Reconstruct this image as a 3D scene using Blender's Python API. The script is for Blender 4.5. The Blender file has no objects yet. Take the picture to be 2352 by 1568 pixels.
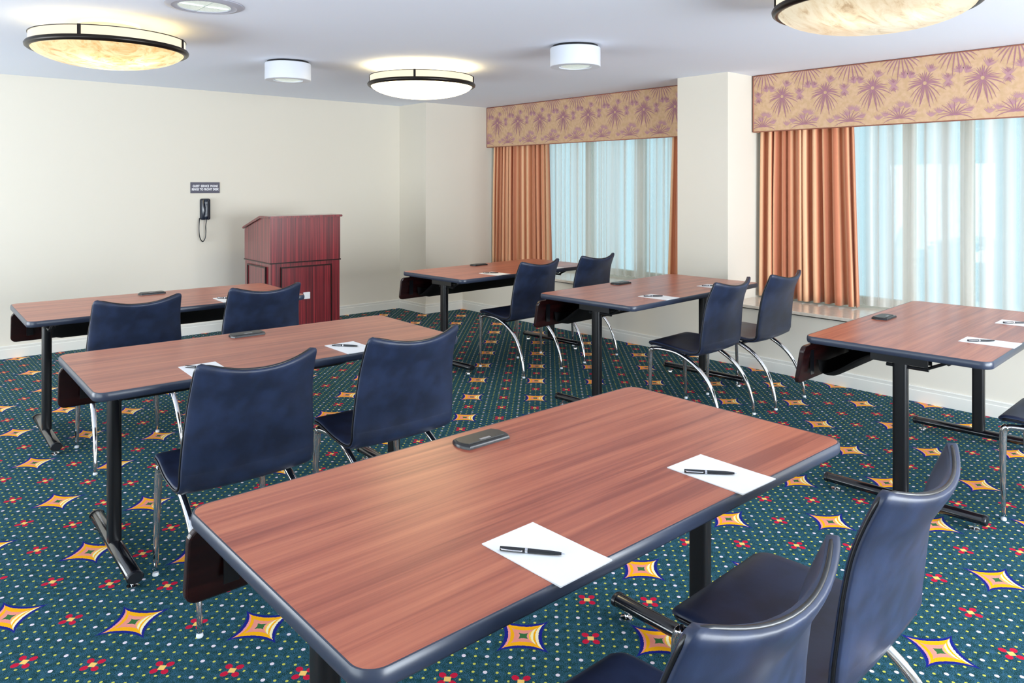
import bpy, bmesh, math, random
from mathutils import Vector, Matrix
PI = math.pi
scn = bpy.context.scene
C = scn.collection
CEIL = 2.362
TH = math.radians(41.4)          # camera heading, clockwise from +Y

# ------------------------------------------------------------------ helpers
def lin(c):
    r = []
    for v in c[:3]:
        v = v / 255.0
        r.append(v / 12.92 if v <= 0.04045 else ((v + 0.055) / 1.055) ** 2.4)
    return (r[0], r[1], r[2], 1.0)

class S:
    """operator-overloaded wrapper for shader sockets"""
    def __init__(self, nt, sock): self.nt, self.s = nt, sock
    def _m(self, op, a=None, b=None, c=None):
        n = self.nt.nodes.new('ShaderNodeMath'); n.operation = op
        for i, v in enumerate((self, a, b) if c is None else (self, a, b)):
            if v is None: continue
            if isinstance(v, S): self.nt.links.new(v.s, n.inputs[i])
            else: n.inputs[i].default_value = v
        return S(self.nt, n.outputs[0])
    def __add__(s, o): return s._m('ADD', o)
    def __radd__(s, o): return s._m('ADD', o)
    def __sub__(s, o): return s._m('SUBTRACT', o)
    def __rsub__(s, o): return (s._m('MULTIPLY', -1.0))._m('ADD', o)
    def __mul__(s, o): return s._m('MULTIPLY', o)
    def __rmul__(s, o): return s._m('MULTIPLY', o)
    def __truediv__(s, o): return s._m('DIVIDE', o)
    def abs(s): return s._m('ABSOLUTE')
    def pow(s, o): return s._m('POWER', o)
    def round(s): return s._m('ROUND')
    def sqrt(s): return s._m('SQRT')
    def lt(s, o): return s._m('LESS_THAN', o)
    def gt(s, o): return s._m('GREATER_THAN', o)
    def max(s, o): return s._m('MAXIMUM', o)
    def min(s, o): return s._m('MINIMUM', o)
    def sin(s): return s._m('SINE')
    def odd(s):   # 1 when the rounded value is odd
        n = s.round()._m('PINGPONG', 1.0)
        return n.gt(0.5)

def new_mat(name):
    m = bpy.data.materials.new(name); m.use_nodes = True
    nt = m.node_tree
    return m, nt, nt.nodes['Principled BSDF']

def mat(name, col, rough=0.5, metal=0.0, spec=0.5, bump=None, sheen=0.0, coat=0.0, var=None):
    """col in 0..255 sRGB; bump=(scale,strength,distance); var=(scale,col2)"""
    m, nt, b = new_mat(name)
    b.inputs['Base Color'].default_value = lin(col)
    b.inputs['Roughness'].default_value = rough
    b.inputs['Metallic'].default_value = metal
    b.inputs['Specular IOR Level'].default_value = spec
    b.inputs['Sheen Weight'].default_value = sheen
    b.inputs['Coat Weight'].default_value = coat
    if bump or var:
        tc = nt.nodes.new('ShaderNodeTexCoord')
    if bump:
        n = nt.nodes.new('ShaderNodeTexNoise'); n.inputs['Scale'].default_value = bump[0]
        n.inputs['Detail'].default_value = 3
        bp = nt.nodes.new('ShaderNodeBump'); bp.inputs['Strength'].default_value = bump[1]
        bp.inputs['Distance'].default_value = bump[2]
        nt.links.new(tc.outputs['Object'], n.inputs['Vector'])
        nt.links.new(n.outputs['Fac'], bp.inputs['Height'])
        nt.links.new(bp.outputs['Normal'], b.inputs['Normal'])
    if var:
        n2 = nt.nodes.new('ShaderNodeTexNoise'); n2.inputs['Scale'].default_value = var[0]
        n2.inputs['Detail'].default_value = 4
        r = nt.nodes.new('ShaderNodeValToRGB')
        r.color_ramp.elements[0].position = 0.38; r.color_ramp.elements[1].position = 0.62
        r.color_ramp.elements[0].color = lin(col); r.color_ramp.elements[1].color = lin(var[1])
        nt.links.new(tc.outputs['Object'], n2.inputs['Vector'])
        nt.links.new(n2.outputs['Fac'], r.inputs['Fac'])
        nt.links.new(r.outputs['Color'], b.inputs['Base Color'])
    return m

def obj(name, bm, mats, parent=None, smooth=False, angle=None, recalc=True):
    if recalc: bmesh.ops.recalc_face_normals(bm, faces=bm.faces[:])
    me = bpy.data.meshes.new(name); bm.to_mesh(me); bm.free()
    if not isinstance(mats, (list, tuple)): mats = [mats]
    for m in mats: me.materials.append(m)
    if smooth:
        for p in me.polygons: p.use_smooth = True
        if angle is not None:
            me.set_sharp_from_angle(angle=math.radians(angle))
    o = bpy.data.objects.new(name, me); C.objects.link(o)
    if parent: o.parent = parent
    return o

def thing(name, label, cat, loc=(0, 0, 0), rz=0.0, group=None):
    o = bpy.data.objects.new(name, None); C.objects.link(o)
    o.empty_display_size = 0.1
    o.location = loc; o.rotation_euler = (0, 0, rz)
    return tag(o, label, cat, group)

def tag(o, label, cat, group=None):
    o['label'] = label; o['category'] = cat
    if group: o['group'] = group
    return o

def struct(name, bm, m, parent=None, **k):
    o = obj(name, bm, m, parent, **k)
    if parent is None: o['kind'] = 'structure'
    return o

def dup(root, loc, rz, label, group=None):
    r = root.copy(); C.objects.link(r); r.location = loc; r.rotation_euler = (0, 0, rz)
    r['label'] = label
    if group: r['group'] = group
    for ch in list(root.children):
        c = ch.copy(); C.objects.link(c); c.parent = r
        for g in ch.children:
            d = g.copy(); C.objects.link(d); d.parent = c
    return r

def box(bm, x0, x1, y0, y1, z0, z1, mi=0):
    v = [bm.verts.new(p) for p in ((x0,y0,z0),(x1,y0,z0),(x1,y1,z0),(x0,y1,z0),(x0,y0,z1),(x1,y0,z1),(x1,y1,z1),(x0,y1,z1))]
    fs = []
    for q in ((0,3,2,1),(4,5,6,7),(0,1,5,4),(1,2,6,5),(2,3,7,6),(3,0,4,7)):
        f = bm.faces.new([v[i] for i in q]); f.material_index = mi; fs.append(f)
    return fs

def bbox(x0, x1, y0, y1, z0, z1, bev=0.0, seg=2):
    bm = bmesh.new(); box(bm, x0, x1, y0, y1, z0, z1)
    if bev: bmesh.ops.bevel(bm, geom=bm.edges[:], offset=bev, segments=seg, affect='EDGES', profile=0.6)
    return bm

def rr(w, d, r, n=6):
    """rounded rectangle outline centred on 0, counter-clockwise"""
    pts = []
    for cx, cy, a0 in ((w/2-r, d/2-r, 0), (-w/2+r, d/2-r, PI/2), (-w/2+r, -d/2+r, PI), (w/2-r, -d/2+r, 1.5*PI)):
        for i in range(n+1):
            a = a0 + PI/2*i/n
            pts.append((cx + r*math.cos(a), cy + r*math.sin(a)))
    return pts

def rings(bm, loops, cap0=True, cap1=True, mi=0, closed=True, capmi=None):
    """loft a list of vertex-position loops"""
    vs = [[bm.verts.new(p) for p in L] for L in loops]
    n = len(vs[0])
    for a, b in zip(vs, vs[1:]):
        for i in range(n if closed else n-1):
            j = (i+1) % n
            f = bm.faces.new((a[i], a[j], b[j], b[i])); f.material_index = mi
    if cap0: f = bm.faces.new(vs[0][::-1]); f.material_index = mi if capmi is None else capmi
    if cap1: f = bm.faces.new(vs[-1]); f.material_index = mi if capmi is None else capmi
    return vs

def slab(bm, w, d, r, levels, cx=0, cy=0, mi=0, cap0=True, cap1=True, n=6):
    """levels: (inset, z)"""
    loops = []
    for ins, z in levels:
        loops.append([(cx+x, cy+y, z) for x, y in rr(w-2*ins, d-2*ins, max(r-ins, 0.001), n)])
    return rings(bm, loops, cap0, cap1, mi)

def tube(bm, pts, rad, n=10, cap=True, flat=1.0, mi=0):
    """sweep a circle along pts with parallel transport"""
    pts = [Vector(p) for p in pts]
    if not isinstance(rad, (list, tuple)): rad = [rad]*len(pts)
    t0 = (pts[1]-pts[0]).normalized()
    up = Vector((1,0,0)) if abs(t0.x) < 0.8 else Vector((0,1,0))
    a = (up - t0*up.dot(t0)).normalized()
    loops = []
    for i, p in enumerate(pts):
        if i == 0: t = t0
        elif i == len(pts)-1: t = (pts[i]-pts[i-1]).normalized()
        else: t = (pts[i+1]-pts[i-1]).normalized()
        a = (a - t*a.dot(t)).normalized(); b = t.cross(a)
        loops.append([p + (a*math.cos(2*PI*k/n)*flat + b*math.sin(2*PI*k/n))*rad[i] for k in range(n)])
    rings(bm, loops, cap, cap, mi)

def spline(pts, n=6):
    P = [Vector(p) for p in pts]; P = [P[0]*2-P[1]] + P + [P[-1]*2-P[-2]]
    out = []
    for i in range(1, len(P)-2):
        for k in range(n):
            t = k/n
            out.append(0.5*((2*P[i]) + (P[i+1]-P[i-1])*t + (2*P[i-1]-5*P[i]+4*P[i+1]-P[i+2])*t*t + (3*P[i]-P[i-1]-3*P[i+1]+P[i+2])*t**3))
    out.append(P[-2]); return out

def lathe(bm, prof, n=48, mi=0, cx=0, cy=0):
    """prof: list of (r, z); r==0 makes a pole"""
    prev = None
    for r, z in prof:
        cur = [bm.verts.new((cx, cy, z))] if r < 1e-6 else [bm.verts.new((cx+r*math.cos(2*PI*k/n), cy+r*math.sin(2*PI*k/n), z)) for k in range(n)]
        if prev:
            for k in range(n):
                j = (k+1) % n
                if len(prev) == 1 and len(cur) == 1: continue
                if len(prev) == 1: f = bm.faces.new((prev[0], cur[j], cur[k]))
                elif len(cur) == 1: f = bm.faces.new((prev[k], prev[j], cur[0]))
                else: f = bm.faces.new((prev[k], prev[j], cur[j], cur[k]))
                f.material_index = mi
        prev = cur

def sstep(a, b, x):
    t = min(1, max(0, (x-a)/(b-a))); return t*t*(3-2*t)

# ------------------------------------------------------------------ materials
M = {}
M['wall'] = mat('cream_wall_paint', (223, 217, 204), 0.75, spec=0.25, bump=(220, 0.08, 0.002))
M['ceiling'] = mat('white_ceiling_paint', (234, 240, 252), 0.85, spec=0.2, bump=(160, 0.06, 0.002))
M['trim'] = mat('white_trim_paint', (228, 226, 218), 0.4, spec=0.4)
M['sill'] = mat('polished_sill_stone', (226, 216, 202), 0.12, spec=0.55, var=(30, (219, 208, 193)))
M['sill_shadow'] = mat('painted_sill_shadow', (30, 27, 25), 0.7)  # near-black, the shade below the sill put into colour
M['vinyl'] = mat('navy_black_vinyl', (30, 39, 61), 0.40, spec=0.5, bump=(260, 0.12, 0.0008), var=(14, (37, 49, 77)))
M['piping'] = mat('black_vinyl_piping', (10, 11, 16), 0.3, spec=0.6)
M['chrome'] = mat('polished_chrome', (225, 225, 228), 0.09, metal=1.0)
M['black_metal'] = mat('black_powder_coated_steel', (13, 14, 18), 0.28, spec=0.5)
M['black_gloss'] = mat('black_glossy_steel_tube', (14, 15, 20), 0.14, spec=0.8)
M['edge'] = mat('black_vinyl_table_edge', (46, 54, 72), 0.32, spec=0.6, bump=(90, 0.06, 0.001))
M['black_plastic'] = mat('black_plastic', (18, 20, 26), 0.3, spec=0.5)
M['port_lid'] = mat('dark_grey_metal_lid', (66, 66, 64), 0.38, metal=0.5, spec=0.5, bump=(300, 0.1, 0.0006))
M['port_tab'] = mat('light_grey_port_tab', (160, 158, 160), 0.35, metal=0.3)
M['fabric_black'] = mat('black_sling_fabric', (5, 5, 7), 0.85, spec=0.2)
M['paper'] = mat('white_paper', (246, 246, 246), 0.7, spec=0.2)
M['pen_black'] = mat('black_pen_barrel', (22, 24, 30), 0.25, spec=0.6)
M['pen_silver'] = mat('silver_pen_metal', (215, 215, 220), 0.18, metal=1.0)
M['bronze'] = mat('dark_bronze', (38, 33, 30), 0.32, metal=0.65, spec=0.5)
M['white_enamel'] = mat('white_enamel', (216, 221, 230), 0.4, spec=0.4)
M['grey_trim'] = mat('grey_trim_ring', (176, 178, 190), 0.5)
M['reflector'] = mat('silver_reflector', (205, 215, 212), 0.25, metal=0.6)
M['sign'] = mat('dark_grey_sign_plastic', (78, 76, 92), 0.5)
M['sign_text'] = mat('white_sign_letters', (240, 240, 245), 0.5)
M['phone'] = mat('dark_navy_phone_plastic', (22, 30, 46), 0.22, spec=0.6)
M['drywhite'] = mat('white_window_frame_paint', (205, 198, 184), 0.5)
M['outlet'] = mat('white_outlet_plastic', (225, 228, 232), 0.4)

def wood(name, c1, c2, c3, rough, scale=(1.3, 34.0, 34.0), fine=(2.2, 170.0), coat=0.0, axis='X', spec=0.5):
    m, nt, b = new_mat(name)
    tc = nt.nodes.new('ShaderNodeTexCoord')
    mp = nt.nodes.new('ShaderNodeMapping')
    sc = scale if axis == 'X' else (scale[1], scale[1], scale[0])
    mp.inputs['Scale'].default_value = sc
    nt.links.new(tc.outputs['Object'], mp.inputs['Vector'])
    n1 = nt.nodes.new('ShaderNodeTexNoise'); n1.inputs['Scale'].default_value = 1.0
    n1.inputs['Detail'].default_value = 5; n1.inputs['Distortion'].default_value = 0.9
    nt.links.new(mp.outputs['Vector'], n1.inputs['Vector'])
    mp2 = nt.nodes.new('ShaderNodeMapping')
    mp2.inputs['Scale'].default_value = (fine[0], fine[1], fine[1]) if axis == 'X' else (fine[1], fine[1], fine[0])
    nt.links.new(tc.outputs['Object'], mp2.inputs['Vector'])
    n2 = nt.nodes.new('ShaderNodeTexNoise'); n2.inputs['Scale'].default_value = 1.0
    n2.inputs['Detail'].default_value = 3
    nt.links.new(mp2.outputs['Vector'], n2.inputs['Vector'])
    v = S(nt, n1.outputs['Fac'])*0.72 + S(nt, n2.outputs['Fac'])*0.28
    r = nt.nodes.new('ShaderNodeValToRGB')
    e = r.color_ramp.elements
    e[0].position = 0.36; e[0].color = lin(c1)
    e[1].position = 0.66; e[1].color = lin(c3)
    k = e.new(0.5); k.color = lin(c2)
    nt.links.new(v.s, r.inputs['Fac']); nt.links.new(r.outputs['Color'], b.inputs['Base Color'])
    b.inputs['Roughness'].default_value = rough
    b.inputs['Coat Weight'].default_value = coat
    b.inputs['Coat Roughness'].default_value = 0.22
    b.inputs['Specular IOR Level'].default_value = spec
    return m
M['table_wood'] = wood('mahogany_laminate', (144, 72, 57), (175, 96, 73), (197, 117, 87), 0.29, scale=(0.9, 22, 22))
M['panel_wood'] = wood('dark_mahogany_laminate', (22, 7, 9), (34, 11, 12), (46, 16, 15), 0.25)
M['podium_wood'] = wood('red_mahogany_veneer', (58, 8, 18), (108, 18, 30), (150, 40, 48), 0.3, scale=(0.7, 75, 75), axis='Z', coat=0.8)

# --- carpet -------------------------------------------------------
def carpet():
    m, nt, b = new_mat('patterned_green_carpet')
    tc = nt.nodes.new('ShaderNodeTexCoord')
    sp = nt.nodes.new('ShaderNodeSeparateXYZ'); nt.links.new(tc.outputs['Object'], sp.inputs[0])
    x = S(nt, sp.outputs[0]); y = S(nt, sp.outputs[1])
    A = ((0.30793, 0.00198), (0.0082, 0.31269)); ox, oy = 2.852, 1.816
    det = A[0][0]*A[1][1]-A[0][1]*A[1][0]
    ia, ib, ic, id_ = A[1][1]/det, -A[0][1]/det, -A[1][0]/det, A[0][0]/det
    dx = x - ox; dy = y - oy
    i = dx*ia + dy*ib; j = dx*ic + dy*id_
    s = i + j; t = i - j
    W = 0.310
    # star cell
    ds = s - (s*0.5).round()*2.0; dt = t - (t*0.5).round()*2.0
    lx = (ds+dt)*(W/2); ly = (ds-dt)*(W/2)
    p = 0.67
    nz = nt.nodes.new('ShaderNodeTexNoise'); nz.inputs['Scale'].default_value = 170
    nz.inputs['Detail'].default_value = 1
    nt.links.new(tc.outputs['Object'], nz.inputs['Vector'])
    g = ((lx.abs()+1e-5).pow(p) + (ly.abs()+1e-5).pow(p)).pow(1/p)*(1/0.098)
    g = g + (S(nt, nz.outputs['Fac'])-0.5)*0.10
    star = g.lt(1.0); outline = g.lt(1.24); 
    px = lx.gt(0.0); py = ly.gt(0.0)
    white_q = px*(1.0-py)       # lower right edge cream
    pink_q = (1.0-px)*py        # upper left edge pink
    # flowers
    rs = s.round(); rt = t.round()
    fs = s - rs; ft = t - rt
    fx = (fs+ft)*(W/2); fy = (fs-ft)*(W/2)
    issTar = (1.0-rs.odd())*(1.0-rt.odd())
    isf = 1.0 - issTar
    u = fx.abs().max(fy.abs()); v = fx.abs().min(fy.abs())
    pet = (((u-0.024)*(1/0.0125)).pow(2.0) + (v*(1/0.0105)).pow(2.0)).lt(1.0)*isf
    cen = ((fx.abs()+fy.abs())*(1/0.0145)).lt(1.0)*isf
    fr = (fx*fx+fy*fy).sqrt()
    # dots
    U = s*6.0; V = t*6.0
    du = U-U.round(); dv = V-V.round()
    r = (du*du+dv*dv).sqrt()
    # odd/even index and "index mod 6 == 3"
    m3u = (((U.round()-3.0)*(1/6.0)) - ((U.round()-3.0)*(1/6.0)).round()).abs().lt(0.05)
    m3v = (((V.round()-3.0)*(1/6.0)) - ((V.round()-3.0)*(1/6.0)).round()).abs().lt(0.05)
    wsel = (m3u*V.odd()).max(m3v*U.odd())
    free = g.gt(1.32)*(1.0-fr.lt(0.034)*isf)
    wd = r.lt(0.185)*wsel*free
    yd = r.lt(0.13)*(1.0-wsel)*free
    def rgb(c):
        n = nt.nodes.new('ShaderNodeRGB'); n.outputs[0].default_value = lin(c); return n.outputs[0]
    def mix(fac, a, c):
        n = nt.nodes.new('ShaderNodeMix'); n.data_type = 'RGBA'
        nt.links.new(fac.s if isinstance(fac, S) else fac, n.inputs['Factor'])
        nt.links.new(a, n.inputs['A']); nt.links.new(c if not isinstance(c, tuple) else rgb(c), n.inputs['B'])
        return n.outputs['Result']
    n1 = nt.nodes.new('ShaderNodeTexNoise'); n1.inputs['Scale'].default_value = 400
    n1.inputs['Detail'].default_value = 2
    nt.links.new(tc.outputs['Object'], n1.inputs['Vector'])
    cr = nt.nodes.new('ShaderNodeValToRGB'); e = cr.color_ramp.elements
    e[0].position = 0.42; e[0].color = lin((16, 47, 46))
    e[1].position = 0.59; e[1].color = lin((58, 100, 130))
    k = e.new(0.5); k.color = lin((34, 77, 82))
    nb = nt.nodes.new('ShaderNodeTexNoise'); nb.inputs['Scale'].default_value = 48; nb.inputs['Detail'].default_value = 4
    nt.links.new(tc.outputs['Object'], nb.inputs['Vector'])
    nt.links.new((S(nt, n1.outputs['Fac'])*0.72 + S(nt, nb.outputs['Fac'])*0.28).s, cr.inputs['Fac'])
    col = cr.outputs['Color']
    col = mix(yd, col, (196, 196, 84))
    col = mix(wd, col, (226, 214, 222))
    col = mix(pet, col, (196, 26, 60))
    col = mix(cen, col, (246, 200, 110))
    col = mix(outline, col, (26, 34, 128))
    # star bands
    st = mix(pink_q*g.gt(0.84), rgb((250, 176, 18)), (238, 150, 150))
    st = mix((1.0-white_q)*g.lt(0.60), st, (236, 146, 128))
    st = mix(white_q*g.gt(0.80), st, (250, 236, 190))
    st = mix(white_q*g.lt(0.66), st, (250, 238, 186))
    st = mix(white_q*g.lt(0.48), st, (252, 196, 70))
    st = mix(g.lt(0.36), st, (236, 150, 136))
    st = mix(g.lt(0.24), st, (58, 108, 62))
    col = mix(star, col, st)
    nt.links.new(col, b.inputs['Base Color'])
    b.inputs['Roughness'].default_value = 0.95
    b.inputs['Specular IOR Level'].default_value = 0.1
    bp = nt.nodes.new("ShaderNodeBump"); bp.inputs["Strength"].default_value = 0.35; bp.inputs['Distance'].default_value = 0.003
    nt.links.new(n1.outputs['Fac'], bp.inputs['Height']); nt.links.new(bp.outputs['Normal'], b.inputs['Normal'])
    return m
M['carpet'] = carpet()

def drape_mat():
    m, nt, b = new_mat('striped_copper_drape_fabric')
    tc = nt.nodes.new('ShaderNodeTexCoord')
    sp = nt.nodes.new('ShaderNodeSeparateXYZ'); nt.links.new(tc.outputs['UV'], sp.inputs[0])
    u = S(nt, sp.outputs[0])
    w = ((u*2*PI*46).sin()*0.5 + (u*2*PI*17+1.0).sin()*0.5)*0.5+0.5
    r = nt.nodes.new('ShaderNodeValToRGB'); e = r.color_ramp.elements
    e[0].position = 0.15; e[0].color = lin((184, 110, 78))
    e[1].position = 0.85; e[1].color = lin((238, 190, 148))
    k = e.new(0.5); k.color = lin((216, 148, 110))
    nt.links.new(w.s, r.inputs['Fac']); nt.links.new(r.outputs['Color'], b.inputs['Base Color'])
    b.inputs['Roughness'].default_value = 0.6
    b.inputs['Sheen Weight'].default_value = 0.3
    b.inputs['Specular IOR Level'].default_value = 0.3
    return m
M['drape'] = drape_mat()

def sheer_mat():
    m = bpy.data.materials.new('white_sheer_voile'); m.use_nodes = True
    nt = m.node_tree; nt.nodes.clear()
    out = nt.nodes.new('ShaderNodeOutputMaterial')
    tr = nt.nodes.new('ShaderNodeBsdfTransparent'); tr.inputs['Color'].default_value = (1, 1, 1, 1)
    df = nt.nodes.new('ShaderNodeBsdfDiffuse'); df.inputs['Color'].default_value = lin((238, 232, 224))
    tl = nt.nodes.new('ShaderNodeBsdfTranslucent'); tl.inputs['Color'].default_value = lin((238, 236, 232))
    a = nt.nodes.new('ShaderNodeMixShader'); a.inputs[0].default_value = 0.4
    nt.links.new(df.outputs[0], a.inputs[1]); nt.links.new(tl.outputs[0], a.inputs[2])
    # denser where the cloth turns edge-on and where bands of weave gather
    lw = nt.nodes.new('ShaderNodeLayerWeight'); lw.inputs['Blend'].default_value = 0.5
    tc = nt.nodes.new('ShaderNodeTexCoord')
    mp = nt.nodes.new('ShaderNodeMapping'); mp.inputs['Scale'].default_value = (15, 0.25, 1)
    nz = nt.nodes.new('ShaderNodeTexNoise'); nz.inputs['Scale'].default_value = 1.0; nz.inputs['Detail'].default_value = 2
    nt.links.new(tc.outputs['UV'], mp.inputs['Vector']); nt.links.new(mp.outputs['Vector'], nz.inputs['Vector'])
    f = (S(nt, lw.outputs['Facing'])*0.55 + (S(nt, nz.outputs['Fac'])-0.5)*2.2 + 0.50).min(0.97).max(0.22)
    b = nt.nodes.new('ShaderNodeMixShader')
    nt.links.new(f.s, b.inputs[0])
    nt.links.new(tr.outputs[0], b.inputs[1]); nt.links.new(a.outputs[0], b.inputs[2])
    nt.links.new(b.outputs[0], out.inputs[0])
    return m
M['sheer'] = sheer_mat()

def glass_mat():
    m = bpy.data.materials.new('window_glass'); m.use_nodes = True
    nt = m.node_tree; nt.nodes.clear()
    out = nt.nodes.new('ShaderNodeOutputMaterial')
    tr = nt.nodes.new('ShaderNodeBsdfTransparent'); tr.inputs['Color'].default_value = (0.93, 0.97, 0.97, 1)
    gl = nt.nodes.new('ShaderNodeBsdfGlossy'); gl.inputs['Roughness'].default_value = 0.02
    mx = nt.nodes.new('ShaderNodeMixShader'); mx.inputs[0].default_value = 0.07
    nt.links.new(tr.outputs[0], mx.inputs[1]); nt.links.new(gl.outputs[0], mx.inputs[2]); nt.links.new(mx.outputs[0], out.inputs[0])
    return m
M['glass'] = glass_mat()

def emis(name, col, strength, veins=None, spots=None, gain=1.6):
    m, nt, b = new_mat(name)
    b.inputs['Base Color'].default_value = lin((96, 84, 66))
    b.inputs['Roughness'].default_value = 0.3
    b.inputs['Emission Color'].default_value = lin(col)
    b.inputs['Emission Strength'].default_value = strength
    if veins:
        tc = nt.nodes.new('ShaderNodeTexCoord')
        mp = nt.nodes.new('ShaderNodeMapping'); mp.inputs['Scale'].default_value = veins[0]
        nt.links.new(tc.outputs['Object'], mp.inputs['Vector'])
        n = nt.nodes.new('ShaderNodeTexNoise'); n.inputs['Scale'].default_value = 1.0; n.inputs['Detail'].default_value = 8
        n.inputs['Distortion'].default_value = 1.2; n.inputs['Roughness'].default_value = 0.68
        nt.links.new(mp.outputs['Vector'], n.inputs['Vector'])
        r = nt.nodes.new('ShaderNodeValToRGB'); e = r.color_ramp.elements
        e[0].position = 0.3; e[0].color = lin(veins[1]); e[1].position = 0.56; e[1].color = lin(col)
        k = e.new(0.42); k.color = lin(veins[2])
        nt.links.new(n.outputs['Fac'], r.inputs['Fac']); nt.links.new(r.outputs['Color'], b.inputs['Emission Color'])
        if spots:            # lamps close behind the stone glow through it
            sp = nt.nodes.new('ShaderNodeSeparateXYZ'); nt.links.new(tc.outputs['Object'], sp.inputs[0])
            X_, Y_ = S(nt, sp.outputs[0]), S(nt, sp.outputs[1])
            tot = None
            for a, c, w_ in spots:
                d2 = (X_-a)*(X_-a) + (Y_-c)*(Y_-c)
                g = S(nt, nt.nodes.new('ShaderNodeValue').outputs[0]); g.s.default_value = math.e
                g = g.pow(d2*(-1.0/(w_*w_)))
                tot = g if tot is None else tot + g
            nt.links.new((tot*(strength*gain) + strength).s, b.inputs['Emission Strength'])
    return m
M['alabaster'] = emis('lit_alabaster', (255, 232, 176), 0.72, ((11, 11, 11), (196, 116, 56), (244, 194, 126)), spots=((-0.10, -0.12, 0.11), (0.12, -0.17, 0.10), (0.02, 0.14, 0.12)), gain=1.5)
M['alabaster_bright'] = emis('lit_alabaster_bright', (255, 235, 180), 5.5, ((9, 9, 9), (240, 190, 110), (255, 226, 170)))
M['alabaster_white'] = emis('lit_white_alabaster', (255, 243, 214), 0.54, ((5, 16, 10), (196, 166, 130), (240, 220, 184)), spots=((-0.20, 0.02, 0.13), (-0.06, -0.22, 0.11)), gain=0.7)
M['drum'] = emis('lit_white_drum_glass', (255, 243, 216), 0.72)
M['lens'] = emis('lit_fluorescent_lens', (232, 246, 240), 0.5, ((60, 60, 60), (190, 206, 200), (218, 232, 226)))
M['lamp_inner'] = emis('lamp_glow_plate', (255, 226, 150), 5.0)

def valance_mats():
    base = mat('tan_valance_fabric', (212, 178, 146), 0.8, spec=0.15, bump=(400, 0.15, 0.001), var=(30, (202, 168, 132)))
    dark = mat('mauve_palm_print', (168, 122, 134), 0.8, spec=0.15)
    light = mat('pale_mauve_flower_print', (186, 144, 148), 0.8, spec=0.15)
    pip = mat('mauve_piping_cord', (168, 112, 96), 0.75, spec=0.15)
    return base, dark, light, pip
VB, VD, VL, VP = valance_mats()

# ------------------------------------------------------------------ the room
X0, Y0 = -2.3, -2.6            # left wall, wall behind the camera
YB = 7.46                      # back wall
XR, XW = 5.345, 6.02           # lower window wall face, upper wall with the glass
bm = bmesh.new(); box(bm, X0-0.1, 6.3, Y0-0.1, YB+0.2, -0.1, 0.0); struct('floor', bm, M['carpet'])
bm = bmesh.new(); box(bm, X0-0.1, 6.3, Y0-0.1, YB+0.2, CEIL, CEIL+0.1); struct('ceiling', bm, M['ceiling'])
bm = bmesh.new(); box(bm, X0-0.1, 4.822, YB, YB+0.15, 0, CEIL); box(bm, 4.822, 6.3, 6.93, YB+0.15, 0, CEIL)
struct('wall_back', bm, M['wall'])
bm = bmesh.new()
box(bm, X0-0.15, X0, Y0, 0.2, 0, CEIL); box(bm, X0-0.15, X0, 3.4, 4.0, 0, CEIL); box(bm, X0-0.15, X0, 7.0, YB, 0, CEIL)
box(bm, X0-0.15, X0, 0.2, 3.4, 0, 0.06); box(bm, X0-0.15, X0, 0.2, 3.4, 2.1, CEIL)
box(bm, X0-0.15, X0, 4.0, 7.0, 0, 0.06); box(bm, X0-0.15, X0, 4.0, 7.0, 2.1, CEIL)
struct('wall_left', bm, M['wall'])
bm = bmesh.new()
box(bm, X0, 0.6, Y0-0.15, Y0, 0, CEIL); box(bm, 5.2, 6.3, Y0-0.15, Y0, 0, CEIL)
box(bm, 0.6, 5.2, Y0-0.15, Y0, 0, 0.06); box(bm, 0.6, 5.2, Y0-0.15, Y0, 2.1, CEIL)
struct('wall_front', bm, M['wall'])
# window wall: lower part, pillar, upper part with two openings
WIN = [(4.02, 6.84), (-1.6, 3.30)]
WZ0, WZ1 = 0.50, 2.14
bm = bmesh.new()
box(bm, XR, 6.2, Y0, 6.93, 0, 0.462)
box(bm, XR, 6.2, 3.41, 3.905, 0.462, CEIL)
box(bm, XW, 6.2, Y0, WIN[1][0], 0.462, CEIL)
for a, b_ in WIN:
    box(bm, XW, 6.2, a, b_, 0.462, WZ0); box(bm, XW, 6.2, a, b_, WZ1, CEIL)
box(bm, XW, 6.2, WIN[1][1], 3.41, 0.462, CEIL); box(bm, XW, 6.2, 3.905, WIN[0][0], 0.462, CEIL)
box(bm, XW, 6.2, WIN[0][1], 6.93, 0.462, CEIL)
struct('wall_right', bm, M['wall'])
# sills
for n, (a, b_) in enumerate(((3.906, 6.929), (Y0, 3.409))):
    bm = bbox(XR-0.022, XW-0.001, a, b_, 0.470, 0.494, 0.004)
    struct('trim_%d' % (n+1), bm, M['sill'])
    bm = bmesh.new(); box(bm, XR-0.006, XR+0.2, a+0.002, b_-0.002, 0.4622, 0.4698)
    struct('trim_%d' % (n+3), bm, M['sill_shadow'])  # dark strip standing in for the shadow line under the sill
# windows
for n, (a, b_) in enumerate(WIN):
    bm = bmesh.new(); f = 0.05
    box(bm, XW+0.05, XW+0.11, a, a+f, WZ0, WZ1); box(bm, XW+0.05, XW+0.11, b_-f, b_, WZ0, WZ1)
    box(bm, XW+0.05, XW+0.11, a+f, b_-f, WZ0, WZ0+f); box(bm, XW+0.05, XW+0.11, a+f, b_-f, WZ1-f, WZ1)
    mull = [5.62, 4.9] if n == 0 else [2.30, 1.90, 0.3]
    for k in mull: box(bm, XW+0.05, XW+0.11, k-0.04, k+0.04, WZ0+f, WZ1-f)
    w = struct('window_%d' % (n+1), bm, M['drywhite'])
    bm = bmesh.new(); box(bm, XW+0.078, XW+0.084, a+f*0.5, b_-f*0.5, WZ0+f*0.5, WZ1-f*0.5)
    obj('pane', bm, M['glass'], w)
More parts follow.
